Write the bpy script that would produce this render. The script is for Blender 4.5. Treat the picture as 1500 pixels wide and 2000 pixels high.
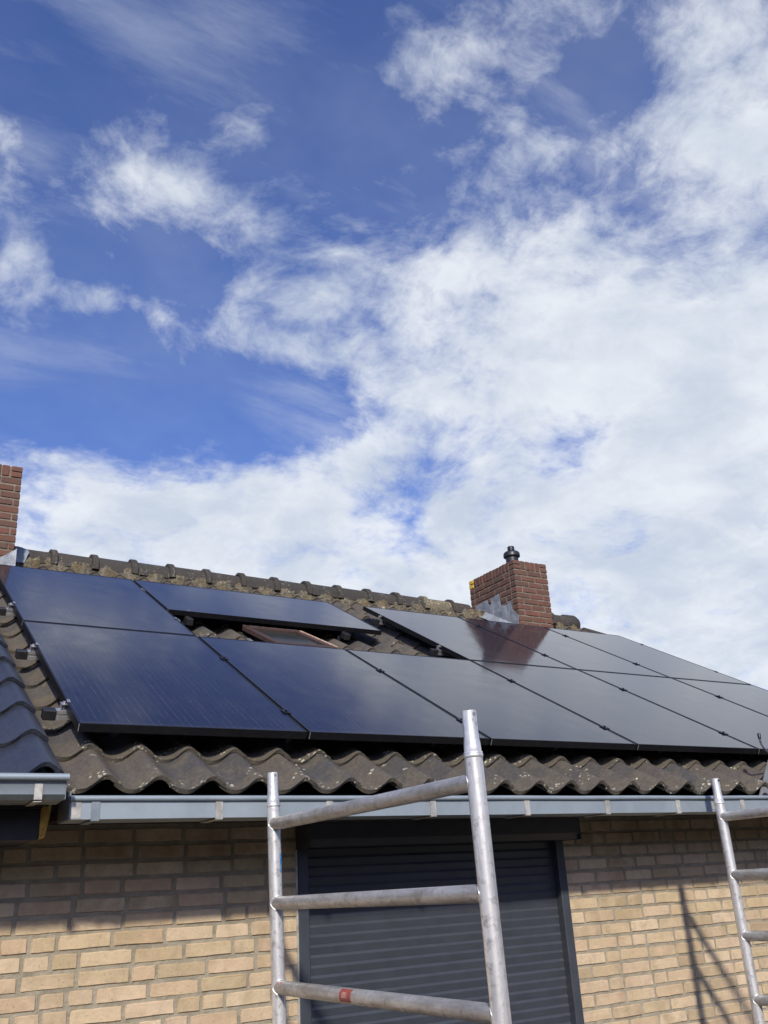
import bpy, bmesh, math, random
from mathutils import Vector, Matrix, noise
random.seed(7)
rad = math.radians
scene = bpy.context.scene
for o in list(bpy.data.objects): bpy.data.objects.remove(o)
COL = scene.collection

# ------------------------------------------------------------------ camera
CAM = Vector((-0.884, -3.792, -0.682))
cR = Vector((0.8590, -0.5090, -0.0544)); cF = Vector((0.4890, 0.7857, 0.3788)); cF.normalize()
cR = (cR - cF * cR.dot(cF)).normalized(); cU = cR.cross(cF)
FPX = 1807.2
cd = bpy.data.cameras.new('camera'); cam = bpy.data.objects.new('camera', cd); COL.objects.link(cam)
cd.sensor_fit = 'VERTICAL'; cd.sensor_height = 36.0; cd.sensor_width = 27.0; cd.lens = 36.0 * FPX / 2000
cd.clip_start = 0.05; cd.clip_end = 2000
cam.matrix_world = Matrix(((cR.x, cU.x, -cF.x, CAM.x), (cR.y, cU.y, -cF.y, CAM.y), (cR.z, cU.z, -cF.z, CAM.z), (0, 0, 0, 1)))
scene.camera = cam
scene.render.resolution_x, scene.render.resolution_y = 768, 1024

# ------------------------------------------------------------------ light and sky
SUN_TRAVEL = Vector((0.48, 1.0, -0.71)).normalized()
elev = math.asin(-SUN_TRAVEL.z); azim = math.atan2(-SUN_TRAVEL.x, -SUN_TRAVEL.y)
sd = bpy.data.lights.new('sun', 'SUN'); sd.energy = 4.6; sd.angle = rad(2.5); sd.color = (1.0, 0.92, 0.80)
sun = bpy.data.objects.new('sun', sd); COL.objects.link(sun)
sun.rotation_euler = SUN_TRAVEL.to_track_quat('-Z', 'Y').to_euler(); sun.location = (-6, -14, 12)
vs = scene.view_settings
vs.view_transform = 'Standard'; vs.look = 'None'; vs.exposure = 0.0; vs.gamma = 1.0; vs.use_curve_mapping = False


class G:
    """small node-graph writer"""
    def __init__(s, nt): s.nt = nt
    def n(s, t, **k):
        nd = s.nt.nodes.new(t)
        for a, b in k.items(): setattr(nd, a, b)
        return nd
    def put(s, sock, v):
        if isinstance(v, bpy.types.NodeSocket): s.nt.links.new(v, sock)
        elif v is not None:
            if hasattr(sock.default_value, '__len__') and not hasattr(v, '__len__'): v = (v,) * len(sock.default_value)
            if hasattr(v, '__len__') and len(v) == 3 and len(sock.default_value) == 4: v = (*v, 1.0)
            sock.default_value = v
    def m(s, op, a, b=None, c=None, clamp=False):
        nd = s.n('ShaderNodeMath', operation=op, use_clamp=clamp)
        for i, v in enumerate((a, b, c)):
            if v is not None: s.put(nd.inputs[i], v)
        return nd.outputs[0]
    def v(s, op, a, b=None, scale=None):
        nd = s.n('ShaderNodeVectorMath', operation=op)
        s.put(nd.inputs[0], a)
        if b is not None: s.put(nd.inputs[1], b)
        if scale is not None: s.put(nd.inputs['Scale'], scale)
        return nd.outputs['Value'] if op in ('DOT_PRODUCT', 'LENGTH', 'DISTANCE') else nd.outputs[0]
    def noise(s, vec, scale, detail=4, rough=0.55, out='Fac', dist=0.0, dims='3D'):
        nd = s.n('ShaderNodeTexNoise', noise_dimensions=dims)
        s.put(nd.inputs['Vector'], vec); s.put(nd.inputs['Scale'], scale); s.put(nd.inputs['Detail'], detail)
        s.put(nd.inputs['Roughness'], rough); s.put(nd.inputs['Distortion'], dist)
        return nd.outputs[out]
    def vor(s, vec, scale, feature='F1', out='Distance', rnd=1.0):
        nd = s.n('ShaderNodeTexVoronoi', feature=feature)
        s.put(nd.inputs['Vector'], vec); s.put(nd.inputs['Scale'], scale); s.put(nd.inputs['Randomness'], rnd)
        return nd.outputs[out]
    def ss(s, x, a, b, o0=0.0, o1=1.0, kind='SMOOTHSTEP'):
        nd = s.n('ShaderNodeMapRange', interpolation_type=kind)
        for i, v in enumerate((x, a, b, o0, o1)): s.put(nd.inputs[i], v)
        return nd.outputs[0]
    def mix(s, f, a, b, mode='MIX'):
        nd = s.n('ShaderNodeMix', data_type='RGBA', blend_type=mode)
        s.put(nd.inputs[0], f); s.put(nd.inputs[6], a); s.put(nd.inputs[7], b)
        return nd.outputs[2]
    def sep(s, v):
        nd = s.n('ShaderNodeSeparateXYZ'); s.put(nd.inputs[0], v); return nd.outputs
    def comb(s, x, y, z):
        nd = s.n('ShaderNodeCombineXYZ')
        for i, q in enumerate((x, y, z)): s.put(nd.inputs[i], q)
        return nd.outputs[0]


def dir_of(px, py):
    return (cF * FPX + cR * (px - 750) - cU * (py - 1000)).normalized()


world = bpy.data.worlds.new('World'); scene.world = world; world.use_nodes = True
g = G(world.node_tree)
bg = world.node_tree.nodes['Background']
sky = g.n('ShaderNodeTexSky', sky_type='NISHITA', sun_disc=False)
sky.sun_elevation = elev; sky.sun_rotation = azim; sky.altitude = 0; sky.air_density = 1.0; sky.dust_density = 2.0; sky.ozone_density = 3.0
STR = 0.1
D = g.v('NORMALIZE', g.n('ShaderNodeTexCoord').outputs['Generated'])
dz = g.sep(D)[2]; dx = g.sep(D)[0]; dy = g.sep(D)[1]
den = g.m('ADD', g.m('MAXIMUM', dz, 0.0), 0.32)
P = g.comb(g.m('DIVIDE', dx, den), g.m('DIVIDE', dy, den), 0.0)
SEED = (-19.48, -11.33, 0.0)
P = g.v('ADD', P, SEED)
warp = g.v('SCALE', g.v('SUBTRACT', g.noise(P, 2.6, 4, 0.55, 'Color'), (0.5, 0.5, 0.5)), scale=0.16)
PW = g.v('ADD', P, warp)
n1 = g.noise(PW, 5.2, 11, 0.60)
n2 = g.noise(g.v('ADD', PW, (7.3, 2.1, 4.0)), 15.0, 9, 0.66)
# cloud masses: (direction given by azimuth/elevation on the dome, angular half-widths, weight)
BLOBS = [(700, 1210, 1700, 270, .95), (300, 985, 340, 85, .42), (1560, 720, 340, 520, .75), (1230, 800, 330, 190, .50), (1490, 200, 220, 280, .46),
         (1330, 50, 200, 110, .30), (1040, 60, 200, 100, .36), (670, 580, 210, 100, .44), (870, 470, 230, 120, .34), (1080, 560, 240, 160, .44), (780, 140, 120, 110, .34),
         (1010, 700, 200, 120, .26), (800, 740, 150, 60, .22), (930, 800, 190, 80, .40), (760, 890, 200, 60, .42), (290, 370, 190, 95, .50), (490, 240, 120, 55, .36), (20, 530, 150, 80, .48), (210, 590, 100, 45, .34), (0, 255, 90, 80, .48), (0, 120, 40, 40, .4),
         (1130, 275, 90, 60, .18), (560, 690, 160, 36, .18), (380, 760, 150, 26, .15), (1000, 330, 200, 110, .18),
         (440, 770, 230, 50, -.30), (120, 800, 260, 100, -.30), (630, 300, 90, 60, -.14), (1190, 190, 60, 60, -.14), (220, 110, 240, 120, -.30), (560, 80, 110, 90, -.14), (150, 470, 60, 40, -.2), (60, 1020, 60, 30, -.2)]
cov = None
for (px, py, ax, ay, w) in BLOBS:
    c = dir_of(px, py); e1 = (cR - c * cR.dot(c)).normalized(); e2 = c.cross(e1)
    k = FPX / max(0.75, cF.dot(c))
    u = g.v('DOT_PRODUCT', D, tuple(e1 * (k / ax))); v_ = g.v('DOT_PRODUCT', D, tuple(e2 * (k / ay)))
    q = g.m('MULTIPLY_ADD', u, u, g.m('MULTIPLY', v_, v_))
    b = g.m('MULTIPLY', g.m('EXPONENT', g.m('MULTIPLY', q, -1.0)), w)
    cov = b if cov is None else g.m('ADD', cov, b)
f = g.m('ADD', g.m('MULTIPLY', g.m('SUBTRACT', n1, 0.5), 2.3), g.m('MULTIPLY', g.m('SUBTRACT', n2, 0.5), 1.05))
field = g.m('ADD', g.m('ADD', cov, -0.34), f)
dens = g.ss(field, -0.24, 0.60)
# thin high wisps, drawn out along one wind direction
rot = g.n('ShaderNodeMapping'); g.put(rot.inputs['Vector'], P); rot.inputs['Rotation'].default_value = (0, 0, rad(80)); rot.inputs['Scale'].default_value = (1.0, 3.6, 1.0)
w1 = g.noise(rot.outputs[0], 2.6, 9, 0.62, dist=0.15)
w2 = g.noise(P, 1.5, 3, 0.5)
wisp = g.m('MULTIPLY', g.ss(w1, 0.43, 0.80), g.ss(w2, 0.30, 0.52))
dens = g.m('MAXIMUM', dens, g.m('MULTIPLY', wisp, 0.40))
sh = g.noise(g.v('ADD', PW, (3.0, 9.0, 1.0)), 5.0, 9, 0.6)
thick = g.ss(field, 0.15, 1.0)
lum = g.m('MULTIPLY', g.ss(sh, 0.26, 0.70, 0.06, 1.0, 'SMOOTHERSTEP'), g.m('MULTIPLY_ADD', thick, -0.38, 1.0))
ccol = g.mix(g.m('ADD', lum, 0.16, clamp=True), (0.50, 0.58, 0.72), (0.86, 0.90, 0.95))
ccol = g.v('SCALE', ccol, scale=1.0 / STR)
base = g.mix(1.0, sky.outputs[0], (1.0, 1.12, 1.70), 'MULTIPLY')
veil = g.ss(g.noise(P, 2.2, 5, 0.6), 0.35, 0.75, 0.0, 0.11)
dens = g.m('MAXIMUM', dens, veil)
g.put(bg.inputs['Color'], g.mix(g.m('MULTIPLY', dens, 0.97), base, ccol)); bg.inputs['Strength'].default_value = STR

#SKYEND
# ------------------------------------------------------------------ frame of reference: x along the eaves, y into the house, z up
PHI = 0.50445
CP, SP, TP = math.cos(PHI), math.sin(PHI), math.tan(PHI)
RX = Matrix.Rotation(PHI, 4, 'X')
def roofpt(x, v, d): return Vector((x, v * CP - d * SP, v * SP + d * CP))    # v up the slope, d off the panel plane
GROUND = -2.62; WALLY = 0.25; RIDGEY = 3.77; ROOF_X0, ROOF_X1 = -0.16, 6.3

# ------------------------------------------------------------------ materials
MATS = {}
def new_mat(name):
    m = bpy.data.materials.new(name); m.use_nodes = True
    gg = G(m.node_tree); b = m.node_tree.nodes['Principled BSDF']; MATS[name] = m
    return m, gg, b
def bump(gg, b, h, strength=0.3, dist=0.01):
    nd = gg.n('ShaderNodeBump'); nd.inputs['Strength'].default_value = strength; nd.inputs['Distance'].default_value = dist
    gg.put(nd.inputs['Height'], h); gg.put(b.inputs['Normal'], nd.outputs[0])
def obj_vec(gg, spread=40.0):
    r = gg.n('ShaderNodeObjectInfo').outputs['Random']
    co = gg.n('ShaderNodeTexCoord').outputs['Object']
    return gg.v('ADD', co, gg.comb(gg.m('MULTIPLY', r, spread), gg.m('MULTIPLY', r, spread * 1.7), gg.m('MULTIPLY', r, -spread))), r, co
def ramp(gg, f, stops):
    nd = gg.n('ShaderNodeValToRGB'); gg.put(nd.inputs[0], f); cr = nd.color_ramp
    while len(cr.elements) < len(stops): cr.elements.new(0.5)
    for e, (p, c) in zip(cr.elements, stops): e.position = p; e.color = (*c, 1)
    return nd.outputs[0]

def mat_brick(name, stops, dark, rough=0.9, grime=0.45):
    m, gg, b = new_mat(name)
    vec, r, co = obj_vec(gg)
    c = ramp(gg, r, stops)
    c2 = ramp(gg, gg.m('FRACT', gg.m('MULTIPLY_ADD', r, 7.3, 0.31)), stops); c = gg.mix(gg.ss(gg.noise(vec, 9, 4, 0.6), 0.38, 0.66, 0, 0.8), c, c2)
    n = gg.noise(vec, 16, 6, 0.65); n2 = gg.noise(vec, 75, 4, 0.6)
    c = gg.mix(gg.ss(n, 0.42, 0.72, 0, grime), c, dark)
    c = gg.mix(gg.ss(n2, 0.35, 0.75, 0.0, 0.30), c, gg.mix(1.0, c, (1.35, 1.3, 1.2), 'MULTIPLY'))
    wp = gg.n('ShaderNodeNewGeometry').outputs['Position']
    c = gg.mix(gg.ss(gg.noise(gg.v('MULTIPLY', wp, (2.2, 2.2, 1.1)), 1.6, 6, 0.65), 0.48, 0.78, 0, 0.55), c, gg.mix(1.0, c, (.62, .58, .52), 'MULTIPLY'))
    pit = gg.ss(gg.noise(vec, 120, 3, 0.7), 0.60, 0.74)
    c = gg.mix(gg.m('MULTIPLY', pit, 0.5), c, gg.mix(1.0, c, (0.5, 0.46, 0.42), 'MULTIPLY'))
    gg.put(b.inputs['Base Color'], c); b.inputs['Roughness'].default_value = rough
    bump(gg, b, gg.m('ADD', gg.m('MULTIPLY', n, 0.6), gg.m('SUBTRACT', gg.m('MULTIPLY', n2, 0.5), gg.m('MULTIPLY', pit, 0.5))), 0.55, 0.006)
    return m
mat_brick('yellow_brick', [(0, (.35, .265, .160)), (.2, (.47, .365, .225)), (.4, (.55, .44, .305)), (.55, (.44, .320, .205)), (.7, (.51, .395, .280)), (.85, (.44, .355, .215)), (1, (.32, .245, .155))], (.30, .225, .145))
mat_brick('red_brick', [(0, (.100, .050, .034)), (.35, (.135, .058, .038)), (.6, (.088, .053, .037)), (.85, (.115, .058, .041)), (1, (.165, .060, .042))], (.070, .050, .034))
mat_brick('lichen_brick', [(0, (.55, .36, .04)), (1, (.60, .40, .06))], (.30, .16, .06))

def mat_noise(name, c1, c2, scale=12, rough=0.85, metallic=0.0, b_str=0.4, b_dist=0.006, detail=6, r2=None, b_scale=3.0, lo=0.35, hi=0.68, rnd=0.0, coat=0.0):
    m, gg, b = new_mat(name)
    vec, r, co = obj_vec(gg)
    n = gg.noise(vec, scale, detail, 0.62); c = gg.mix(gg.ss(n, lo, hi), c1, c2)
    if rnd: c = gg.mix(1.0, c, gg.comb(*[gg.m('ADD', gg.m('MULTIPLY', r, 2 * rnd), 1 - rnd)] * 3), 'MULTIPLY')
    gg.put(b.inputs['Base Color'], c); b.inputs['Metallic'].default_value = metallic
    if r2 is None: b.inputs['Roughness'].default_value = rough
    else: gg.put(b.inputs['Roughness'], gg.ss(n, 0.3, 0.7, rough, r2))
    if coat: b.inputs['Coat Weight'].default_value = coat
    if b_str: bump(gg, b, gg.noise(vec, scale * b_scale, 5, 0.65), b_str, b_dist)
    return m
mat_noise('mortar', (.310, .275, .205), (.225, .198, .145), 14, 0.95, b_str=0.9, b_dist=0.01)
mat_noise('pale_mortar', (.21, .175, .135), (.12, .10, .078), 14, 0.95, b_str=0.9, b_dist=0.01)
mat_noise('zinc', (.30, .35, .38), (.24, .285, .315), 5, 0.46, 0.35, 0.15, 0.002, r2=0.6)
mat_noise('zinc_dull', (.25, .29, .32), (.17, .20, .22), 8, 0.5, 0.45, 0.25, 0.002, r2=0.65)
mat_noise('galvanised_strap', (.55, .53, .47), (.33, .32, .29), 22, 0.45, 0.4, 0.2, 0.002)
mat_noise('lead', (.33, .355, .38), (.19, .205, .225), 9, 0.5, 0.35, 0.8, 0.012, r2=0.7, b_scale=1.6)
mat_noise('shutter_paint', (.044, .051, .062), (.036, .042, .052), 9, 0.42, 0.0, 0.08, 0.001)
mat_noise('black_frame', (.006, .006, .008), (.010, .010, .012), 30, 0.38, 0.3, 0)
mat_noise('black_plastic', (.012, .012, .014), (.022, .021, .022), 20, 0.45, 0.0, 0.1, 0.001)
mat_noise('flue_black', (.018, .020, .024), (.035, .037, .04), 14, 0.42, 0.3, 0.1, 0.001)
mat_noise('rail_aluminium', (.74, .75, .76), (.58, .59, .60), 25, 0.34, 0.85, 0.1, 0.001)
mat_noise('dark_board', (.016, .016, .017), (.026, .025, .025), 11, 0.7, 0.0, 0.2, 0.002)
mat_noise('soffit_wood', (.055, .036, .024), (.030, .021, .015), 10, 0.8, 0.0, 0.3, 0.004)
mat_noise('insulation', (.60, .36, .07), (.36, .19, .04), 30, 0.9, 0.0, 0.8, 0.01)
mat_noise('roof_deck', (.02, .018, .016), (.035, .03, .027), 8, 0.95)
mat_noise('paving', (.042, .035, .024), (.030, .026, .018), 1.5, 0.95, b_str=0.5)
mat_noise('window_wood', (.060, .031, .023), (.036, .021, .017), 22, 0.7, 0.0, 0.5, 0.004)
mat_noise('worn_edge', (.62, .47, .36), (.42, .25, .16), 40, 0.6, 0.0, 0.3, 0.002)
mat_noise('grey_plate', (.30, .31, .31), (.24, .25, .25), 18, 0.55, 0.5, 0.2, 0.002)
mat_noise('chrome', (.72, .72, .70), (.6, .6, .58), 20, 0.18, 1.0, 0)
mat_noise('red_sticker', (.33, .045, .04), (.24, .10, .08), 90, 0.6, 0.0, 0, lo=.45, hi=.6)
mat_noise('faded_sticker', (.42, .28, .24), (.36, .10, .08), 120, 0.65, 0.0, 0)
mat_noise('blue_mark', (.03, .20, .48), (.20, .34, .46), 60, 0.6, 0.0, 0, lo=.45, hi=.62)
mat_noise('house_render', (.40, .30, .19), (.33, .24, .15), 6, 0.9)

def mat_tile(name, cols, moss, lichen=1.0, rough=0.82, coat=0.0, edge=0.7):
    m, gg, b = new_mat(name)
    vec, r, co = obj_vec(gg)
    c = ramp(gg, r, cols)
    n = gg.noise(vec, 9, 7, 0.65); n2 = gg.noise(vec, 60, 4, 0.6)
    yv = gg.sep(co)[1]
    low = gg.ss(yv, 0.20, 0.0)                                   # weathering gathers on the exposed lower end
    c = gg.mix(gg.m('MULTIPLY', gg.ss(gg.m('ADD', n, gg.m('MULTIPLY', low, 0.16)), 0.47, 0.66), edge), c, moss)
    c = gg.mix(gg.ss(n2, 0.35, 0.7, 0.0, 0.6), c, gg.mix(1.0, c, (1.7, 1.62, 1.5), 'MULTIPLY'))
    c = gg.mix(gg.ss(gg.noise(vec, 160, 3, 0.7), 0.55, 0.75, 0, 0.5), c, gg.mix(1.0, c, (.45, .43, .40), 'MULTIPLY'))
    if lichen:
        wv = gg.v('ADD', vec, gg.v('SCALE', gg.noise(vec, 110, 3, 0.6, 'Color'), scale=0.018))
        sp = gg.ss(gg.vor(wv, 54), 0.40, 0.28)
        patch = gg.ss(gg.m('ADD', gg.noise(gg.v('ADD', vec, (5, 5, 5)), 11, 3, 0.5), gg.m('MULTIPLY', low, 0.10)), 0.61, 0.71)
        gate = gg.ss(gg.vor(wv, 54, out='Color'), 0.25, 0.36)
        lf = gg.m('MULTIPLY', gg.m('MULTIPLY', sp, patch), gg.m('MULTIPLY', gate, lichen))
        c = gg.mix(lf, c, gg.mix(gg.ss(n2, .4, .6), (.50, .47, .40), (.36, .36, .22)))
    gg.put(b.inputs['Base Color'], c); b.inputs['Roughness'].default_value = rough
    if coat: b.inputs['Coat Weight'].default_value = coat; b.inputs['Coat Roughness'].default_value = 0.3
    bump(gg, b, gg.m('ADD', n, gg.m('MULTIPLY', n2, 0.6)), 0.7, 0.008)
    return m
mat_tile('roof_tile_grey', [(0, (.056, .050, .045)), (.2, (.044, .042, .041)), (.4, (.068, .059, .048)), (.6, (.054, .046, .044)), (.8, (.041, .042, .043)), (1, (.054, .050, .046))], (.082, .070, .050))
mat_tile('roof_tile_plain', [(0, (.064, .058, .050)), (.5, (.052, .048, .044)), (1, (.072, .064, .054))], (.088, .073, .050), lichen=0.25)
mat_tile('roof_tile_glazed', [(0, (.019, .023, .035)), (.5, (.024, .028, .040)), (1, (.016, .019, .028))], (.035, .038, .045), lichen=0.0, rough=0.40, coat=0.35, edge=0.25)
mat_tile('ridge_tile', [(0, (.026, .024, .022)), (.5, (.033, .030, .027)), (1, (.022, .021, .020))], (.060, .050, .034), lichen=0.25, edge=0.18)
mat_tile('ridge_tile_pale', [(0, (.085, .078, .060)), (1, (.095, .086, .066))], (.13, .11, .065), lichen=1.0)

m, gg, b = new_mat('ridge_mortar')
vec, r, co = obj_vec(gg)
n = gg.noise(vec, 7, 7, 0.65); n2 = gg.noise(vec, 34, 6, 0.7); n3 = gg.noise(gg.v('ADD', vec, (9, 1, 3)), 16, 6, 0.7)
c = gg.mix(gg.ss(n2, 0.35, 0.65), (.05, .043, .03), (.19, .165, .115))
c = gg.mix(gg.ss(n, 0.48, 0.62), c, (.13, .098, .048))
c = gg.mix(gg.ss(n3, 0.60, 0.68), c, (.40, .37, .30)); c = gg.mix(gg.ss(n3, 0.42, 0.34), c, (.035, .032, .025))
gg.put(b.inputs['Base Color'], c); b.inputs['Roughness'].default_value = 0.95
bump(gg, b, gg.m('ADD', n2, n3), 0.9, 0.02)

# weathered scaffold tube
m, gg, b = new_mat('scaffold_tube')
vec, r, co = obj_vec(gg, 9.0)
st = gg.n('ShaderNodeMapping'); gg.put(st.inputs['Vector'], vec); st.inputs['Scale'].default_value = (38, 38, 5)
n = gg.noise(st.outputs[0], 1.0, 8, 0.7); n2 = gg.noise(vec, 45, 6, 0.65); n3 = gg.noise(vec, 6, 5, 0.6)
c = gg.mix(gg.ss(n, 0.38, 0.72), (.86, .86, .84), (.46, .455, .44))
c = gg.mix(gg.ss(n2, 0.50, 0.72, 0, 0.7), c, (.27, .25, .22))
rust = gg.ss(gg.m('ADD', gg.m('MULTIPLY', n3, 0.7), gg.m('MULTIPLY', n2, 0.3)), 0.60, 0.70)
c = gg.mix(gg.m('MULTIPLY', rust, 0.35), c, (.30, .21, .13))
gg.put(b.inputs['Base Color'], c); b.inputs['Metallic'].default_value = 0.58
gg.put(b.inputs['Roughness'], gg.ss(gg.m('ADD', n, gg.m('MULTIPLY', rust, 0.3)), 0.3, 0.8, 0.26, 0.55))
bump(gg, b, gg.m('ADD', n, n2), 0.22, 0.003)
m, gg, b = new_mat('scaffold_rung')
vec, r, co = obj_vec(gg, 9.0)
st = gg.n('ShaderNodeMapping'); gg.put(st.inputs['Vector'], vec); st.inputs['Scale'].default_value = (30, 7, 30)
n = gg.noise(st.outputs[0], 1.0, 8, 0.7); n2 = gg.noise(vec, 50, 6, 0.65); n3 = gg.noise(vec, 7, 5, 0.6)
c = gg.mix(gg.ss(n, 0.32, 0.68), (.56, .555, .54), (.34, .33, .31))
c = gg.mix(gg.ss(n2, 0.5, 0.75, 0, 0.6), c, (.17, .14, .11)); c = gg.mix(gg.ss(n3, 0.55, 0.70, 0, 0.5), c, (.27, .20, .13))
gg.put(b.inputs['Base Color'], c); b.inputs['Metallic'].default_value = 0.55; gg.put(b.inputs['Roughness'], gg.ss(n2, 0.3, 0.8, 0.38, 0.62))
bump(gg, b, gg.m('ADD', n, n2), 0.25, 0.003)

# solar glass: dark cells, faint busbars and cell gaps under a glossy sheet
m, gg, b = new_mat('solar_glass')
co = gg.n('ShaderNodeTexCoord').outputs['Object']; xyz = gg.sep(co)
def lines(a, pitch, w): 
    fr = gg.m('FRACT', gg.m('DIVIDE', a, pitch)); return gg.m('LESS_THAN', gg.m('ABSOLUTE', gg.m('SUBTRACT', fr, 0.5)), w / pitch / 2)
bus = lines(xyz[0], 0.0326, 0.0011); cellx = lines(gg.m('ADD', xyz[0], 0.0815), 0.163, 0.0025); celly = lines(xyz[1], 0.0835, 0.0018)
brk = gg.ss(gg.noise(gg.v('MULTIPLY', co, (40, 5, 1)), 1.0, 4, 0.7), 0.34, 0.62)
c = gg.mix(gg.m('MULTIPLY', bus, gg.m('MULTIPLY', brk, 0.9)), gg.mix(gg.noise(co, 3, 3), (.0065, .0075, .019), (.009, .010, .024)), (.098, .106, .155))
c = gg.mix(gg.m('MULTIPLY', gg.m('MAXIMUM', cellx, celly), 0.6), c, (.004, .004, .008))
dust = gg.m('MULTIPLY', gg.ss(gg.noise(gg.v('MULTIPLY', co, (9, 2.2, 1)), 1.0, 7, 0.7), 0.45, 0.80), 0.22)
dust = gg.m('MAXIMUM', dust, gg.m('MULTIPLY', gg.ss(gg.m('ADD', xyz[1], gg.m('MULTIPLY', gg.noise(co, 14, 4), 0.05)), 0.075, 0.02), 0.30))
c = gg.mix(dust, c, (.085, .080, .078))
gg.put(b.inputs['Base Color'], c); b.inputs['IOR'].default_value = 1.50
gg.put(b.inputs['Roughness'], gg.ss(gg.noise(co, 5, 5, 0.6), 0.3, 0.7, 0.075, 0.13))
m, gg, b = new_mat('window_glass')
b.inputs['Base Color'].default_value = (.012, .016, .018, 1); b.inputs['Roughness'].default_value = 0.25
gg.put(b.inputs['Base Color'], gg.mix(gg.noise(gg.n('ShaderNodeTexCoord').outputs['Object'], 30, 5), (.010, .014, .016), (.05, .052, .045)))

# ------------------------------------------------------------------ mesh helpers
def link(name, me, parent=None, mat=None):
    o = bpy.data.objects.new(name, me); COL.objects.link(o)
    if mat and me and not me.materials: me.materials.append(MATS[mat])
    if parent: o.parent = parent
    return o
def empty(name, loc=(0, 0, 0), label=None, cat=None, group=None):
    o = bpy.data.objects.new(name, None); COL.objects.link(o); o.location = loc; o.empty_display_size = 0.1
    if label: tag(o, label, cat, group)
    return o
def tag(o, label, cat, group=None):
    o['label'] = label; o['category'] = cat
    if group: o['group'] = group
def to_mesh(bm, name, smooth=None):
    bmesh.ops.recalc_face_normals(bm, faces=bm.faces)
    me = bpy.data.meshes.new(name); 
    if smooth is not None:
        for f_ in bm.faces: f_.smooth = True
        for e in bm.edges:
            if len(e.link_faces) == 2 and e.calc_face_angle(0) > smooth: e.smooth = False
    bm.to_mesh(me); bm.free(); return me
def add_box(bm, lo, hi, bev=0.0, M=None):
    r_ = bmesh.ops.create_cube(bm, size=1.0); vs_ = r_['verts']
    c = (Vector(lo) + Vector(hi)) / 2; s_ = Vector(hi) - Vector(lo)
    for v in vs_: v.co = Vector((v.co.x * s_.x, v.co.y * s_.y, v.co.z * s_.z)) + c
    if bev:
        es = list({e for v in vs_ for e in v.link_edges})
        vs_ = list({v for f_ in bmesh.ops.bevel(bm, geom=es, offset=bev, segments=1, affect='EDGES')['faces'] for v in f_.verts} | set(v for v in vs_ if v.is_valid))
    if M:
        for v in vs_: v.co = M @ v.co
    return vs_
def box(name, lo, hi, mat, parent=None, bev=0.0, M=None):
    bm = bmesh.new(); add_box(bm, lo, hi, bev, M); return link(name, to_mesh(bm, name), parent, mat)
def add_tube(bm, path, r, seg=16, cap=True, radii=None):
    path = [Vector(p) for p in path]; rings = []
    up = None
    for i, p in enumerate(path):
        t = (path[min(i + 1, len(path) - 1)] - path[max(i - 1, 0)]).normalized()
        if up is None: up = t.orthogonal().normalized()
        up = (up - t * up.dot(t)).normalized(); w = t.cross(up); rr = radii[i] if radii else r
        rings.append([bm.verts.new(p + (up * math.cos(2 * math.pi * k / seg) + w * math.sin(2 * math.pi * k / seg)) * rr) for k in range(seg)])
    for a, b_ in zip(rings, rings[1:]):
        for k in range(seg): bm.faces.new((a[k], a[(k + 1) % seg], b_[(k + 1) % seg], b_[k]))
    if cap: bm.faces.new(rings[0][::-1]); bm.faces.new(rings[-1])
def tube(name, path, r, mat, parent=None, seg=16, radii=None, cap=True):
    bm = bmesh.new(); add_tube(bm, path, r, seg, cap, radii); return link(name, to_mesh(bm, name, rad(40)), parent, mat)
def extrude_x(name, prof, x0, x1, mat, parent=None, nseg=1, smooth=None):
    """closed profile in (y, z), extruded along x"""
    bm = bmesh.new(); rows = []
    for i in range(nseg + 1):
        x = x0 + (x1 - x0) * i / nseg; rows.append([bm.verts.new((x, y, z)) for y, z in prof])
    n_ = len(prof)
    for a, b_ in zip(rows, rows[1:]):
        for k in range(n_): bm.faces.new((a[k], a[(k + 1) % n_], b_[(k + 1) % n_], b_[k]))
    bm.faces.new(rows[0][::-1]); bm.faces.new(rows[-1])
    return link(name, to_mesh(bm, name, smooth), parent, mat)

# ------------------------------------------------------------------ ground
bm = bmesh.new()
vs4 = [bm.verts.new(p) for p in ((-600, -600, GROUND), (600, -600, GROUND), (600, 600, GROUND), (-600, 600, GROUND))]; bm.faces.new(vs4)
gr = link('ground', to_mesh(bm, 'ground'), None, 'paving'); gr['kind'] = 'structure'

# ------------------------------------------------------------------ the house
house = empty('house', (3, 2, GROUND), 'yellow brick bungalow with grey wavy roof tiles and a brick chimney behind solar panels', 'house')
def hpart(name, me, mat):                      # part of the house, keeping world coordinates
    o = link(name, me, house, mat); o.matrix_parent_inverse = Matrix.Translation(house.location).inverted(); return o
def own(o, parent=None):
    p = parent or house; o.parent = p
    o.matrix_parent_inverse = Matrix.Translation(house.location).inverted() if p is house else Matrix.Identity(4)
    return o
WX0, WX1 = -0.9, 6.26
SHX0, SHX1 = 1.058, 2.634; SHZ0 = -2.35; WTOP = -0.335
bm = bmesh.new(); MY = WALLY + 0.0055
add_box(bm, (WX0, MY, GROUND), (SHX0, MY + 0.30, WTOP)); add_box(bm, (SHX1, MY, GROUND), (WX1, MY + 0.30, WTOP))
add_box(bm, (SHX0, MY, GROUND), (SHX1, MY + 0.30, SHZ0)); add_box(bm, (SHX0, MY + 0.16, SHZ0), (SHX1, MY + 0.30, WTOP))
wall = hpart('wall', to_mesh(bm, 'wall'), 'mortar')
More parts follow.
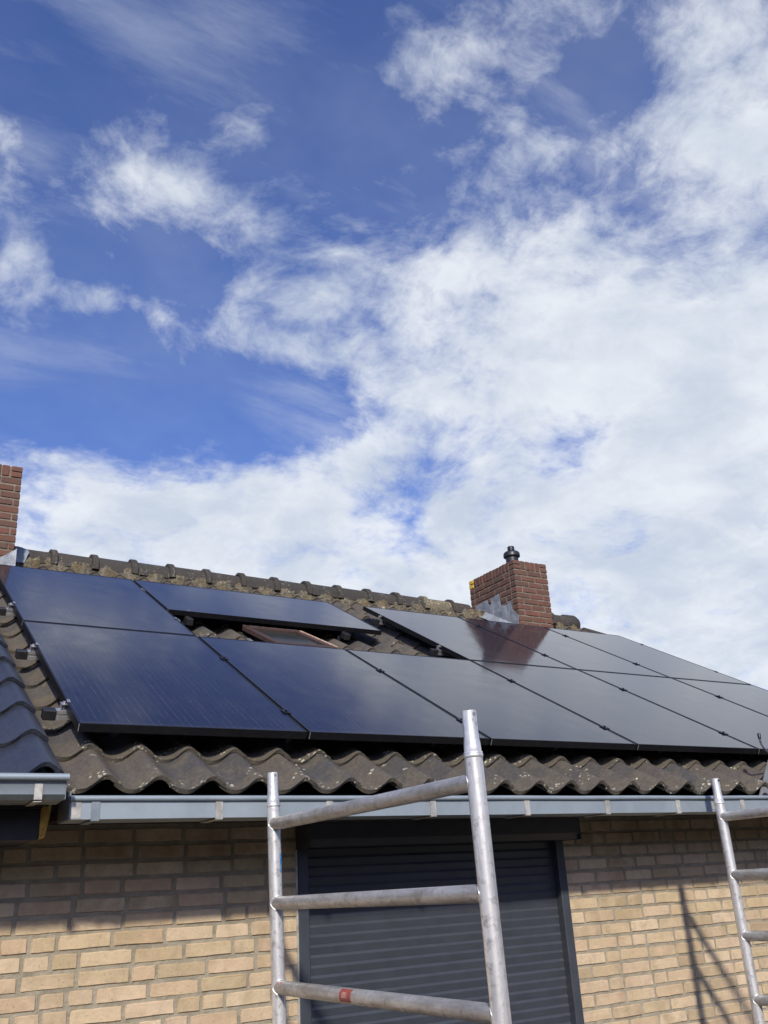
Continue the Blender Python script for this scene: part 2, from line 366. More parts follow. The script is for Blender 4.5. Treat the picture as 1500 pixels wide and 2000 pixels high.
def brick_mesh(L, H, Dp, j=0.0017, bev=0.0042):
    """front-faced brick with a worn, uneven arris; no hidden back"""
    bm = bmesh.new(); nx = 5 if L > .12 else 3; ring = []
    for i in range(nx + 1): ring.append((L * i / nx, 0.0))
    ring += [(L, H * .5)] + [(L * i / nx, H) for i in range(nx, -1, -1)] + [(0.0, H * .5)]
    out, inn = [], []
    for (x, z) in ring:
        jx, jz = random.uniform(-j, j), random.uniform(-j, j)
        cx = (bev if x < .001 else -bev if x > L - .001 else 0); cz = (bev if z < .001 else -bev if z > H - .001 else 0)
        corner = abs(cx) > 0 and abs(cz) > 0; q = .35 if corner else 0
        out.append((x + jx + cx * q, .0065 + random.uniform(-.001, .001), z + jz + cz * q)); inn.append((x + jx * .6 + cx * 1.1, random.uniform(-.001, .0008), z + jz * .6 + cz * 1.1))
    o_ = [bm.verts.new(p) for p in out]; i_ = [bm.verts.new(p) for p in inn]; k_ = [bm.verts.new((p[0], Dp, p[2])) for p in out]; n_ = len(ring)
    for k in range(n_):
        bm.faces.new((o_[k], o_[(k + 1) % n_], i_[(k + 1) % n_], i_[k])); bm.faces.new((k_[k], k_[(k + 1) % n_], o_[(k + 1) % n_], o_[k]))
    bm.faces.new(i_); bm.faces.new(k_[::-1])
    return to_mesh(bm, 'brick')
CRS = 0.0655; JT = 0.0115
LENS = {'s': 0.2005, 'h': 0.0935, 't': 0.146}
BR = {k: [brick_mesh(L, CRS - JT, 0.06) for _ in range(14 if k == 's' else 7)] for k, L in LENS.items()}
for l_ in BR.values():
    for me in l_: me.materials.append(MATS['yellow_brick'])
rest = bmesh.new()
Z0 = -1.125 - 40 * CRS
row = 0; z = -0.452 + CRS
zrow = -0.436                                    # upper bed of the second course below the soffit
def lay(xa, xb, z, row, vis):
    x = xa + (-0.10 if row % 2 else 0.0) + random.uniform(-.03, .03) if xa < 0 else xa
    first = True
    while x < xb - 0.03:
        k = random.choices('sht', (70, 24, 6))[0]
        if first and xa > 0: k = 'h' if row % 2 else 's'
        first = False
        L = LENS[k] + random.uniform(-.003, .003)
        if x + L > xb: L = xb - x
        zz = z + random.uniform(-.0018, .0018)
        if vis:
            o = link('brick', random.choice(BR[k]), wall); o.location = (x, WALLY + random.uniform(-.0015, .0025), zz)
            o.scale.x = L / LENS[k]; o.rotation_euler = (0, random.uniform(-.006, .006), 0)
        elif L > .03: add_box(rest, (x, WALLY, zz), (x + L, WALLY + 0.06, zz + CRS - JT))
        x += L + JT + random.uniform(-.002, .003)
row = 0; z = WTOP - 0.035 - CRS
while z > GROUND + 0.02:
    near = z > -1.56
    lay(-0.33, SHX0, z, row, near); lay(SHX1, 4.42, z, row, near)
    lay(4.42, WX1, z, row, False)
    lay(WX0, -0.34, z, row, False)
    if z < SHZ0 - CRS: lay(SHX0, SHX1, z, row, False)
    z -= CRS; row += 1
bw = hpart('brickwork', to_mesh(rest, 'brickwork'), 'yellow_brick'); own(bw, wall); bw['kind'] = 'stuff'
# gables and rear wall
bm = bmesh.new()
def prism_x(bm, x0, x1, pts):
    a = [bm.verts.new((x0, y, z)) for y, z in pts]; b_ = [bm.verts.new((x1, y, z)) for y, z in pts]; n_ = len(pts)
    bm.faces.new(a[::-1]); bm.faces.new(b_)
    for k in range(n_): bm.faces.new((a[k], a[(k + 1) % n_], b_[(k + 1) % n_], b_[k]))
ZA = RIDGEY * TP - 0.26
for x0, x1 in ((WX1 - .28, WX1 - .002),):
    prism_x(bm, x0, x1, [(MY + .302, GROUND), (7.2, GROUND), (7.2, WTOP - .1), (RIDGEY, ZA - .06), (MY + .302, WTOP - .1)])
add_box(bm, (WX0, 6.9, GROUND), (WX1 - .3, 7.2, WTOP - .1))
hpart('gable_wall', to_mesh(bm, 'gable_wall'), 'house_render')

# ---- roller shutter
sh_ = box('roller_shutter', (SHX0 + .004, MY + .06, SHZ0), (SHX1 - .004, MY + .10, WTOP - .02), 'shutter_paint'); own(sh_)
bm = bmesh.new(); pitch = 0.0411; SY = MY + 0.036
prof = [(-0.0045, 0.0002), (-0.0095, 0.0290), (-0.0092, 0.0300), (-0.0042, 0.0408)]
for x in (SHX0 + .052, SHX1 - .052):
    pass
rows = [[bm.verts.new((x, y, z_)) for y, z_ in prof + [(0.012, .0408), (0.012, 0.0002)]] for x in (SHX0 + .05, SHX1 - .05)]
n_ = len(rows[0])
for k in range(n_): bm.faces.new((rows[0][k], rows[0][(k + 1) % n_], rows[1][(k + 1) % n_], rows[1][k]))
bm.faces.new(rows[0][::-1]); bm.faces.new(rows[1])
slat = to_mesh(bm, 'slat'); slat.materials.append(MATS['shutter_paint'])
z = -0.1305 - 0.0411 * 60 + 0.0
k0 = int((SHZ0 + 0.8028) / pitch)
for k in range(k0, 8):
    o = link('slat', slat, sh_); o.location = (0, SY, -0.8028 + k * pitch); 
    if o.location.z > -0.48: bpy.data.objects.remove(o)
own(box('bottom_bar', (SHX0 + .05, SY - .012, SHZ0 + .004), (SHX1 - .05, SY + .02, SHZ0 + .05), 'shutter_paint', None, .004), sh_)
for x in (SHX0 + .003, SHX1 - .055): own(box('guide_rail', (x, WALLY - .012, SHZ0), (x + .052, MY + .058, -0.47), 'shutter_paint', None, .004), sh_)
bxp = [(0.10, WTOP - .025), (0.10, -0.452), (0.128, -0.482), (WALLY + .06, -0.482), (WALLY + .06, WTOP - .025)]
own(extrude_x('shutter_box', bxp, SHX0, SHX1, 'shutter_paint', None), sh_)
for x in (SHX0 - .004, SHX1): own(box('box_end', (x, .098, -.484), (x + .004, WALLY - .004, WTOP - .022), 'shutter_paint'), sh_)
own(box('sealant', (SHX0 - .006, WALLY - .003, SHZ0), (SHX0 + .003, WALLY + .01, -0.486), 'galvanised_strap'), sh_)

# ---- gutter
GX0, GX1 = -0.072, 6.45; GY = -0.26; GZT = -0.318; GZB = -0.386
prof = [(GY, GZT), (GY, GZB), (GY + .178, GZB), (GY + .178, GZT + .03), (GY + .175, GZT + .03), (GY + .175, GZB + .003), (GY + .003, GZB + .003), (GY + .003, GZT)]
gut = extrude_x('gutter', prof, GX0, GX1, 'zinc', None, 40); own(gut)
for v in gut.data.vertices: v.co.y += noise.noise((v.co.x * 2.1, 0, 3)) * .0016; v.co.z += noise.noise((v.co.x * 1.3, 5, 0)) * .0016
own(tube('bead', [(GX0 - .004 + i * (GX1 - GX0) / 60, GY - .004 + noise.noise((i * .3, 1, 0)) * .0015, GZT + .0035 + noise.noise((i * .25, 7, 0)) * .0015) for i in range(61)], .0105, 'zinc', None, 14), gut)
own(box('gutter_end', (GX0 - .004, GY + .003, GZB + .002), (GX0 - .0005, GY + .18, GZT + .03), 'zinc_dull'), gut)
own(box('joint', (-0.071, GY - .0022, GZB + .003), (-.035, GY - .0006, GZT - .006), 'galvanised_strap'), gut)
for x in (0.016, .487, .967, 1.477, 2.003, 2.507, 3.001, 3.5, 4.0, 4.5, 5.0, 5.5, 6.0):
    bm = bmesh.new()
    add_box(bm, (x - .016, GY - .0045, GZB - .003), (x + .014, GY - .0018, GZT - .005)); add_box(bm, (x - .016, GY - .0045, GZB - .006), (x + .014, GY + .16, GZB - .0034))
    M = Matrix.Translation((x, 0, 0)) @ Matrix.Rotation(random.uniform(-.03, .03), 4, 'Y') @ Matrix.Translation((-x, 0, 0))
    o = link('gutter_strap', to_mesh(bm, 'gutter_strap'), gut, 'galvanised_strap' if x > .1 else 'zinc_dull'); own(o, gut)
for (xa, xb, za, zb) in ((3.245, 3.305, -.372, -.340), (3.318, 3.350, -.368, -.338)):
    own(box('pale_patch', (xa, GY - .0022, za), (xb, GY - .0007, zb), 'galvanised_strap'), gut)  # small pale grey patches on the gutter front
own(box('soffit', (GX0 + .02, GY + .181, WTOP - .028), (6.45, WALLY + .002, WTOP - .004), 'soffit_wood'))
own(box('fascia', (GX0 + .02, GY + .1795, GZB - .004), (6.45, GY + .200, WTOP - .030), 'soffit_wood'))

# ---- roof deck
roof = empty('roof', (0, 0, 0)); roof.parent = house; roof.matrix_parent_inverse = Matrix.Translation(house.location).inverted()
VR = RIDGEY / CP - 0.02
bm = bmesh.new(); dk = -0.205
a = roofpt(0, -.20, dk); b2 = roofpt(0, -.20, dk - .08); ap = Vector((0, RIDGEY, RIDGEY * TP + dk / CP)); yb = 2 * RIDGEY
prism_x(bm, ROOF_X0 + .03, ROOF_X1 - .02, [(a.y, a.z), (ap.y, ap.z), (yb - a.y, a.z), (yb - b2.y, b2.z), (ap.y, ap.z - .09), (b2.y, b2.z)])
own(link('deck', to_mesh(bm, 'deck'), None, 'roof_deck'), roof)

# ---- wavy roof tiles
TPX, GAUGE = 0.2065, 0.3145
HP = [(-.06, .50), (0, .36), (.07, .20), (.15, .07), (.25, 0), (.34, .02), (.43, .14), (.52, .38), (.60, .66), (.68, .90), (.75, 1.0), (.82, .97), (.89, .82), (.96, .62), (1.02, .50), (1.05, .40)]
def tile_mesh(A=.056, th=.018, length=.385, j=0.0, lip=.022):
    bm = bmesh.new(); vsn = (0.0, .03, .2, length); top = []; bot = []
    for v in vsn:
        lift = lip * (1 - v / length)
        top.append([bm.verts.new((u * TPX, v + (0.004 * math.sin(u * 9 + j) if v == 0 else 0), A * h + lift + (random.uniform(-j, j) if v < .1 else 0))) for u, h in HP])
        bot.append([bm.verts.new((u * TPX, v + .003, A * h + lift - th)) for u, h in HP])
    n_ = len(HP)
    for a_, b_ in zip(range(3), range(1, 4)):
        for k in range(n_ - 1):
            bm.faces.new((top[a_][k], top[a_][k + 1], top[b_][k + 1], top[b_][k])); bm.faces.new((bot[a_][k], bot[b_][k], bot[b_][k + 1], bot[a_][k + 1]))
    for k in range(n_ - 1): bm.faces.new((top[0][k], bot[0][k], bot[0][k + 1], top[0][k + 1])); bm.faces.new((top[3][k], top[3][k + 1], bot[3][k + 1], bot[3][k]))
    for i in range(3): bm.faces.new((top[i][0], top[i + 1][0], bot[i + 1][0], bot[i][0])); bm.faces.new((top[i][-1], bot[i][-1], bot[i + 1][-1], top[i + 1][-1]))
    bmesh.ops.bevel(bm, geom=[e for e in bm.edges if all(v.co.y < .01 for v in e.verts) and any(abs(v.co.z) > -1 for v in e.verts) and len(e.link_faces) == 2 and e.calc_face_angle(0) > .9], offset=.004, segments=2, affect='EDGES')
    return to_mesh(bm, 'roof_tile', rad(48))
TG = [tile_mesh(j=.0012) for _ in range(5)]; TPL = [me.copy() for me in TG[:3]]
for me in TG: me.materials.append(MATS['roof_tile_grey'])
for me in TPL: me.materials.append(MATS['roof_tile_plain'])
PCH = 1.02
def under_panel(x, v):                         # wholly hidden beneath the panels
    c0 = x > 0.12 and v > .28
    if not c0: return False
    if v + .1 < 1.36: return x < 5.9
    if 1.0 < x + .1 and x < 3.0 and v > 1.2: return (v > 2.75 and v < 2.95 and 1.1 < x < 2.35)
    return v < 3.0 and x < 5.85
D0 = -0.170; hidden = bmesh.new(); X00 = -0.045 - .25 * TPX - TPX
for rrow in range(15):
    v = -0.306 + rrow * GAUGE
    if v > VR - .10: break
    for cidx in range(32):
        x = X00 + cidx * TPX
        if x < ROOF_X0 - .01 or x > ROOF_X1 - TPX * .6: continue
        p = roofpt(x, v, D0)
        Lmax = min(.385, VR + .02 - v)
        # the chimney stack stands through the roof here
        if 4.78 < x < 5.36 and v + .3 > 3.62 and v < 4.4 and not (v < 3.6): continue
        if under_panel(x, v):
            me = TG[0]; M = Matrix.Translation(p) @ RX
            idx = len(hidden.verts); hidden.from_mesh(me)
            hidden.verts.ensure_lookup_table()
            for q in range(idx, len(hidden.verts)): hidden.verts[q].co = M @ hidden.verts[q].co
            continue
        plain = (rrow > 1 and random.random() < .7)
        o = link('roof_tile', random.choice(TPL if plain else TG), roof); o.location = p + Vector((random.uniform(-.003, .003), 0, 0)) + RX.to_3x3() @ Vector((0, random.uniform(-.005, .005), random.uniform(0, .003)))
        o.rotation_euler = (PHI, 0, random.uniform(-.008, .008)); 
        if Lmax < .385: o.scale.y = Lmax / .385
ht = link('covered_tiles', to_mesh(hidden, 'covered_tiles', rad(48)), roof, 'roof_tile_plain'); ht['kind'] = 'stuff'
# rear slope tiles, one sheet of waves
bm = bmesh.new(); prev = None
for c_ in range(31 * 8 + 1):
    x = ROOF_X0 + c_ * TPX / 8; h = .5 - .5 * math.cos(2 * math.pi * (c_ / 8))
    if x > ROOF_X1: break
    cur = [bm.verts.new((x, RIDGEY + .02 + (VR + .1) * CP * t, RIDGEY * TP + (-.16 + .048 * h) / CP - (VR + .1) * SP * t)) for t in (0, 1)]
    if prev: bm.faces.new((prev[0], cur[0], cur[1], prev[1]))
    prev = cur
rr_ = link('rear_tiles', to_mesh(bm, 'rear_tiles', rad(60)), roof, 'roof_tile_plain'); rr_['kind'] = 'stuff'

# ---- ridge
RZ = 1.963
def ridge_mesh(L=.345, R0=.103, R1=.127):
    bm = bmesh.new(); sec = [(-.012, R1 * .93), (-.008, R1), (.036, R1), (.043, R1 * .95), (.048, R0 + .003), (L, R0 - .004)]
    rows = []
    for x, r_ in sec: rows.append([bm.verts.new((x, -math.cos(math.pi * k / 16) * r_, math.sin(math.pi * k / 16) * r_ - (.03 if k in (0, 16) else 0))) for k in range(17)])
    inn = [[bm.verts.new((x, -math.cos(math.pi * k / 16) * (r_ - .014), math.sin(math.pi * k / 16) * (r_ - .014) - (.03 if k in (0, 16) else 0))) for k in range(17)] for x, r_ in (sec[0], sec[-1])]
    for a_, b_ in zip(rows, rows[1:]):
        for k in range(16): bm.faces.new((a_[k], a_[k + 1], b_[k + 1], b_[k]))
    for a_, b_ in ((rows[0], inn[0]), (rows[-1], inn[1])):
        for k in range(16): bm.faces.new((a_[k], b_[k], b_[k + 1], a_[k + 1]))
    for k in range(16): bm.faces.new((inn[0][k], inn[1][k], inn[1][k + 1], inn[0][k + 1]))
    return to_mesh(bm, 'ridge_tile', rad(38))
RM = ridge_mesh(); RM.materials.append(MATS['ridge_tile']); RMP = RM.copy(); RMP.materials.clear(); RMP.materials.append(MATS['ridge_tile_pale'])
for k in range(18):
    x = .559 - .332 + k * .3316 - .014
    if 4.70 < x < 5.40: continue
    if x > 6.1: break
    o = link('ridge_tile', RMP if k == 12 else RM, roof); o.location = (x, RIDGEY + random.uniform(-.004, .004), RZ + random.uniform(-.004, .003)); o.rotation_euler = (random.uniform(-.03, .03), random.uniform(-.008, .008), random.uniform(-.01, .01))
    if k == 13: o.scale.x = .72
bm = bmesh.new(); add_tube(bm, [(6.07, RIDGEY, RZ), (6.09, RIDGEY, RZ + .002), (6.22, RIDGEY, RZ + .004), (6.265, RIDGEY, RZ), (6.278, RIDGEY, RZ)], .12, 20, True, [.095, .116, .116, .095, .03])
link('ridge_end_tile', to_mesh(bm, 'ridge_end_tile', rad(45)), roof, 'ridge_tile')
# mortar bedding under the ridge tiles, both sides
for side in (-1, 1):
    bm = bmesh.new(); rows = []
    N = 420
    for i in range(N + 1):
        x = .24 + i * (6.2 - .24) / N; row_ = []
        ph = (x - X00) / TPX % 1.0; hh = next((h0 + (h1 - h0) * (ph - u0) / (u1 - u0) for (u0, h0), (u1, h1) in zip(HP, HP[1:]) if u0 <= ph <= u1), .4)
        for t in (0, .2, .4, .6, .8, 1.0):
            off = .088 + (.004 + .050 * (1 - hh)) * t + .012 * noise.noise((x * 9, t * 3, side)) + .010 * noise.noise((x * 31, t * 5, side + 4))
            y = RIDGEY + side * off
            zt = RIDGEY * TP + (D0 + .056 * hh + .018) / CP - off * TP; ztop = RZ + .026
            z = ztop * (1 - t) + (zt - .012 + .010 * noise.noise((x * 17, 8, side))) * t + .018 * math.sin(math.pi * t) + .010 * noise.noise((x * 40, t * 9, 2))
            row_.append(bm.verts.new((x, y, z)))
        rows.append(row_)
    for i in range(N):
        if 4.96 < .24 + (i + .5) * (6.2 - .24) / N < 5.38: continue
        for k in range(5): bm.faces.new((rows[i][k], rows[i + 1][k], rows[i + 1][k + 1], rows[i][k + 1]))
    link('ridge_mortar', to_mesh(bm, 'ridge_mortar', rad(70)), roof, 'ridge_mortar')
# verge tiles on the right gable
for k in range(14):
    v = -0.29 + k * GAUGE
    bm = bmesh.new(); add_tube(bm, [(0, 0, .012), (0, .03, .012), (0, .37, 0)], .045, 12, True, [.05, .052, .046])
    o = link('verge_tile', to_mesh(bm, 'verge_tile', rad(40)), roof, 'ridge_tile'); o.location = roofpt(6.33, v, -.135); o.rotation_euler = (PHI, 0, 0)

# ---- chimneys of single bricks
CJ = .0105; CC = .061
def chimney(name, x0, x1, y0, y1, zb, zt, nx, label_bits, lichen=False, soldier=.100):
    ch = empty(name); ch.parent = house; ch.matrix_parent_inverse = Matrix.Translation(house.location).inverted()
    zs = zt - soldier
    box('core', (x0 + .006, y0 + .006, zb), (x1 - .006, y1 - .006, zt - .012), 'pale_mortar', ch)
    unit = (x1 - x0 + CJ) / nx; wd = .5 * unit - CJ
    ny = max(2, round((y1 - y0 + CJ) / unit * 2) / 2); uy = (y1 - y0 + CJ) / ny
    cache = {}
    def brick(xa, ya, xb, yb_, za, zb_, mat='red_brick'):
        key = (round(xb - xa, 3), round(yb_ - ya, 3), round(zb_ - za, 3), mat)
        if key not in cache:
            cache[key] = []
            for _ in range(3):
                bm = bmesh.new(); add_box(bm, (0, 0, 0), key[:3], .005)
                for v in bm.verts: v.co += Vector([random.uniform(-.0018, .0018) for _ in range(3)])
                me = to_mesh(bm, 'brick'); me.materials.append(MATS[mat]); cache[key].append(me)
        o = link('brick', random.choice(cache[key]), ch)
        o.location = (xa + random.uniform(-.002, .002), ya + random.uniform(-.002, .002), za + random.uniform(-.001, .001))
    n_ = int((zs - zb) / CC) + 1
    for i in range(n_):
        z2 = zs - i * CC - CJ; z1 = z2 - (CC - CJ)
        half = i % 2
        for (a0, a1, u_, fix, axis) in ((x0, x1, unit, (y0, y0 + wd), 'x'), (x0, x1, unit, (y1 - wd, y1), 'x')):
            a = a0; first = True
            while a < a1 - .02:
                L = (u_ * .5 - CJ) if (first and half) else (u_ - CJ)
                if a + L > a1 - .03: L = a1 - a
                brick(a, fix[0], a + L, fix[1], z1, z2); a += L + CJ; first = False
        for fix in ((x0, x0 + wd), (x1 - wd, x1)):
            a = y0 + wd + CJ; first = True; e = y1 - wd - CJ
            while a < e - .02:
                L = (uy * .5 - CJ) if (first and not half) else (uy - CJ)
                if a + L > e - .03: L = e - a
                brick(fix[0], a, fix[1], a + L, z1, z2); a += L + CJ; first = False
    # soldier course on top with a pair of flat bricks on each corner
    s_w = .0475
    for fix in ((y0, y0 + wd), (y1 - wd, y1)):
        for cx in (x0, x1 - .085):
            for q in (0, 1): brick(cx, fix[0] - .001, cx + .085, fix[1], zs + q * .050, zs + q * .050 + .043, 'lichen_brick' if lichen and cx == x0 and fix[0] > y0 + .1 else 'red_brick')
        m_ = int((x1 - x0 - .17 - .012) / .055); st_ = (x1 - x0 - .17 - CJ) / m_
        for q in range(m_): brick(x0 + .085 + CJ + q * st_, fix[0] - .001, x0 + .085 + q * st_ + st_, fix[1], zs, zs + .094 + random.uniform(-.003, .002))
    for fix in ((x0, x0 + wd), (x1 - wd, x1)):
        m_ = int((y1 - y0 - 2 * wd) / .056); st_ = (y1 - y0 - 2 * wd - CJ) / m_
        for q in range(m_): brick(fix[0] - .001, y0 + wd + CJ + q * st_, fix[1], y0 + wd + q * st_ + st_, zs, zs + .094 + random.uniform(-.003, .002))
    return ch
cr = chimney('chimney', 4.955, 5.39, 3.15, 3.93, 1.52, 2.392, 2.5, '', True)
cl = chimney('chimney', -.36, .206, 3.40, 4.02, 1.62, 2.628, 2.75, '')
# flue cowl
def lathe(name, prof, loc, mat, parent, seg=28):
    bm = bmesh.new(); rings = [[bm.verts.new((r_ * math.cos(2 * math.pi * k / seg), r_ * math.sin(2 * math.pi * k / seg), z)) for k in range(seg)] for r_, z in prof]
    for a_, b_ in zip(rings, rings[1:]):
        for k in range(seg): bm.faces.new((a_[k], a_[(k + 1) % seg], b_[(k + 1) % seg], b_[k]))
    bm.faces.new(rings[0][::-1]); bm.faces.new(rings[-1])
    o = link(name, to_mesh(bm, name, rad(32)), parent, mat); o.location = loc; return o
lathe('flue_cowl', [(.066, 0), (.066, .128), (.078, .134), (.088, .142), (.088, .172), (.082, .186), (.070, .196), (.052, .201), (.034, .203), (.034, .214), (.037, .216), (.037, .252), (.033, .258), (.026, .258), (.026, .235)], (5.17, 3.42, 2.388), 'flue_black', cr)
# lead flashing
def sheet(name, pts, parent, thick, nrm, mat='lead', amp=.006, sub=3):
    bm = bmesh.new(); f_ = bm.faces.new([bm.verts.new(p) for p in pts])
    bmesh.ops.triangulate(bm, faces=[f_]); bmesh.ops.subdivide_edges(bm, edges=bm.edges, cuts=sub, use_grid_fill=True)
    nrm = Vector(nrm)
    for v in bm.verts: v.co += nrm * (amp * noise.noise(v.co * 13) + amp * .6 * noise.noise(v.co * 37))
    r_ = bmesh.ops.extrude_face_region(bm, geom=bm.faces[:])
    for v in r_['geom']:
        if isinstance(v, bmesh.types.BMVert): v.co += nrm * thick
    return link(name, to_mesh(bm, name, rad(50)), parent, mat)
X_ = 4.948
def zr(y, d=-.10): return (y * TP if y <= RIDGEY else (2 * RIDGEY - y) * TP) + d / CP
sheet('lead_flashing', [(X_, 3.155, zr(3.155) - .04), (X_, 3.305, zr(3.305) - .04), (X_, 3.305, 1.985), (X_, 3.245, 1.965), (X_, 3.24, 1.885), (X_, 3.155, 1.80)], cr, .003, (-1, 0, 0))
X_ -= .004
sheet('lead_flashing', [(X_, 3.285, zr(3.285) - .04), (X_, 3.56, zr(3.56) - .04), (X_, 3.56, 2.083), (X_, 3.42, 2.098), (X_, 3.405, 1.96), (X_, 3.285, 1.95)], cr, .003, (-1, 0, 0))
X_ -= .004
sheet('lead_flashing', [(X_, 3.54, zr(3.54) - .04), (X_, 3.82, zr(3.82) - .04), (X_, 3.82, 2.075), (X_, 3.62, 2.085), (X_, 3.60, 2.03), (X_, 3.54, 2.02)], cr, .003, (-1, 0, 0))
bm = bmesh.new(); rows = []
for i in range(27):
    y = 3.13 + i * .026; row_ = []
    for t in (0, .25, .5, .75, 1):
        x = 4.935 - .085 * t - .012 * noise.noise((y * 14, t, 0)); 
        row_.append(bm.verts.new((x, y, zr(y) + .06 * (1 - t) ** 2 + .002 + .012 * noise.noise((y * 22, t * 4, 5)))))
    rows.append(row_)
for a_, b_ in zip(rows, rows[1:]):
    for k in range(4): bm.faces.new((a_[k], a_[k + 1], b_[k + 1], b_[k]))
link('lead_flashing', to_mesh(bm, 'lead_flashing', rad(60)), cr, 'lead')
bm = bmesh.new(); rows = []
for i in range(21):
    x = 4.90 + i * .03; row_ = []
    for t in (0, .3, .6, 1):
        y = 3.147 - .13 * t; row_.append(bm.verts.new((x, y, zr(y) + .025 * (1 - t) ** 2 - .012 + .006 * noise.noise((x * 25, t * 4, 5)))))
    rows.append(row_)
for a_, b_ in zip(rows, rows[1:]):
    for k in range(3): bm.faces.new((a_[k], a_[k + 1], b_[k + 1], b_[k]))
link('lead_apron', to_mesh(bm, 'lead_apron', rad(60)), cr, 'lead')
bm = bmesh.new(); rows = []
for i in range(24):
    y = 3.16 + i * .027; row_ = []
    for t in (0, .3, .6, 1):
        x = 5.393 + .15 * t; row_.append(bm.verts.new((x, y, zr(y) + .10 * (1 - t) ** 2 + .02 + .016 * noise.noise((y * 25, t * 4, 9)))))
    rows.append(row_)
for a_, b_ in zip(rows, rows[1:]):
    for k in range(3): bm.faces.new((a_[k], a_[k + 1], b_[k + 1], b_[k]))
link('lead_flashing', to_mesh(bm, 'lead_flashing', rad(60)), cr, 'lead')
# left stack: lead saddle over the start of the ridge, torn white corner
bm = bmesh.new(); rows = []
for i in range(9):
    x = .209 + i * .015; rows.append([bm.verts.new((x + (.03 * math.sin(k * .7) if i == 8 else 0), RIDGEY - math.cos(math.pi * k / 16) * (.122 + .006 * noise.noise((x * 20, k, 0))), RZ - .005 + math.sin(math.pi * k / 16) * (.116 + .006 * noise.noise((x * 20, k * .6, 3))) - (.05 if k in (0, 16) else 0))) for k in range(17)])
for a_, b_ in zip(rows, rows[1:]):
    for k in range(16): bm.faces.new((a_[k], a_[k + 1], b_[k + 1], b_[k]))
link('lead_saddle', to_mesh(bm, 'lead_saddle', rad(60)), cl, 'zinc_dull')
sheet('lead_flashing', [(.213, 3.40, zr(3.40) - .03), (.213, 3.64, zr(3.64) - .02), (.213, 3.64, zr(3.64) + .10), (.213, 3.41, zr(3.4) + .10)], cl, .003, (1, 0, 0))
sheet('lead_flashing', [(.10, 3.394, zr(3.39) + .075), (.12, 3.394, zr(3.39) - .01), (.222, 3.394, zr(3.39) - .04), (.222, 3.394, zr(3.39) + .17)], cl, .003, (0, -1, 0), amp=.004)
box('mortar_fillet', (-.36, 3.33, zr(3.33) - .05), (.10, 3.397, zr(3.39) + .03), 'pale_mortar', cl, .012)

# ---- small roof window
rw = empty('roof_window'); rw.parent = house; rw.matrix_parent_inverse = Matrix.Translation(house.location).inverted()
tilt = 0.075
MW = Matrix.Translation(roofpt(1.585, 2.43, -.088)) @ Matrix.Rotation(PHI - tilt, 4, 'X') @ Matrix.Translation((0, -.62, 0))
def rbox(name, lo, hi, mat, bev=.003): return box(name, lo, hi, mat, rw, bev, MW)
rbox('sash', (0, 0, -.014), (.045, .62, .018), 'window_wood'); rbox('sash', (.405, 0, -.014), (.45, .62, .018), 'window_wood')
rbox('sash', (.046, 0, -.014), (.404, .06, .018), 'window_wood'); rbox('sash', (.046, .585, -.014), (.404, .62, .018), 'window_wood')
rbox('pane', (.045, .06, -.004), (.405, .585, .004), 'window_glass', 0)
rbox('edge_strip', (.0, .612, .0185), (.452, .624, .026), 'worn_edge', .001); rbox('edge_strip', (.441, 0, .0185), (.453, .611, .026), 'worn_edge', .001)
MW2 = Matrix.Translation(roofpt(1.585, 2.43, -.16)) @ RX @ Matrix.Translation((0, -.62, 0))
bm = bmesh.new()
for lo, hi in (((-.02, -.02, -.03), (.0, .64, .04)), ((.45, -.02, -.03), (.47, .64, .04)), ((0, .62, -.03), (.45, .64, .04))): add_box(bm, lo, hi, 0, MW2)
link('curb', to_mesh(bm, 'curb'), rw, 'dark_board')
box('hinge', (-.034, .36, .0), (-.004, .43, .05), 'rail_aluminium', rw, .003, MW2)

# ------------------------------------------------------------------ the neighbouring house
nb = empty('neighbouring_house', (-2, 2, GROUND), 'house next door with raised dark glazed roof tiles and a rounded zinc gutter', 'house')
NI = Matrix.Translation(nb.location).inverted()
def nown(o, p=None):
    o.parent = p or nb; o.matrix_parent_inverse = NI if not p else Matrix.Identity(4); return o
nroof = empty('roof'); nown(nroof)
NP, NA = 0.232, .062
HPs = HP
def ntile():
    global TPX
    keep = TPX; TPX = NP; me = tile_mesh(A=NA, th=.017, length=.40, j=.0008, lip=.022); TPX = keep
    me.materials.append(MATS['roof_tile_glazed']); return me
NT = [ntile() for _ in range(3)]
for rrow in range(14):
    for cidx in range(-1, -6, -1):
        x = -0.118 + (cidx) * NP - .05 * NP; v = -.392 + rrow * .338
        o = link('roof_tile', random.choice(NT), nroof); o.location = roofpt(x, v, -.095) + Vector((random.uniform(-.002, .002), 0, 0)); o.rotation_euler = (PHI, 0, random.uniform(-.005, .005))
bm = bmesh.new(); a = roofpt(0, -.33, -.125); b2 = roofpt(0, -.33, -.20)
prism_x(bm, -1.6, -.135, [(a.y, a.z), (RIDGEY, RIDGEY * TP - .125 / CP), (2 * RIDGEY - a.y, a.z), (2 * RIDGEY - b2.y, b2.z), (RIDGEY, RIDGEY * TP - .21 / CP), (b2.y, b2.z)])
nown(link('deck', to_mesh(bm, 'deck'), None, 'roof_deck'), nroof)
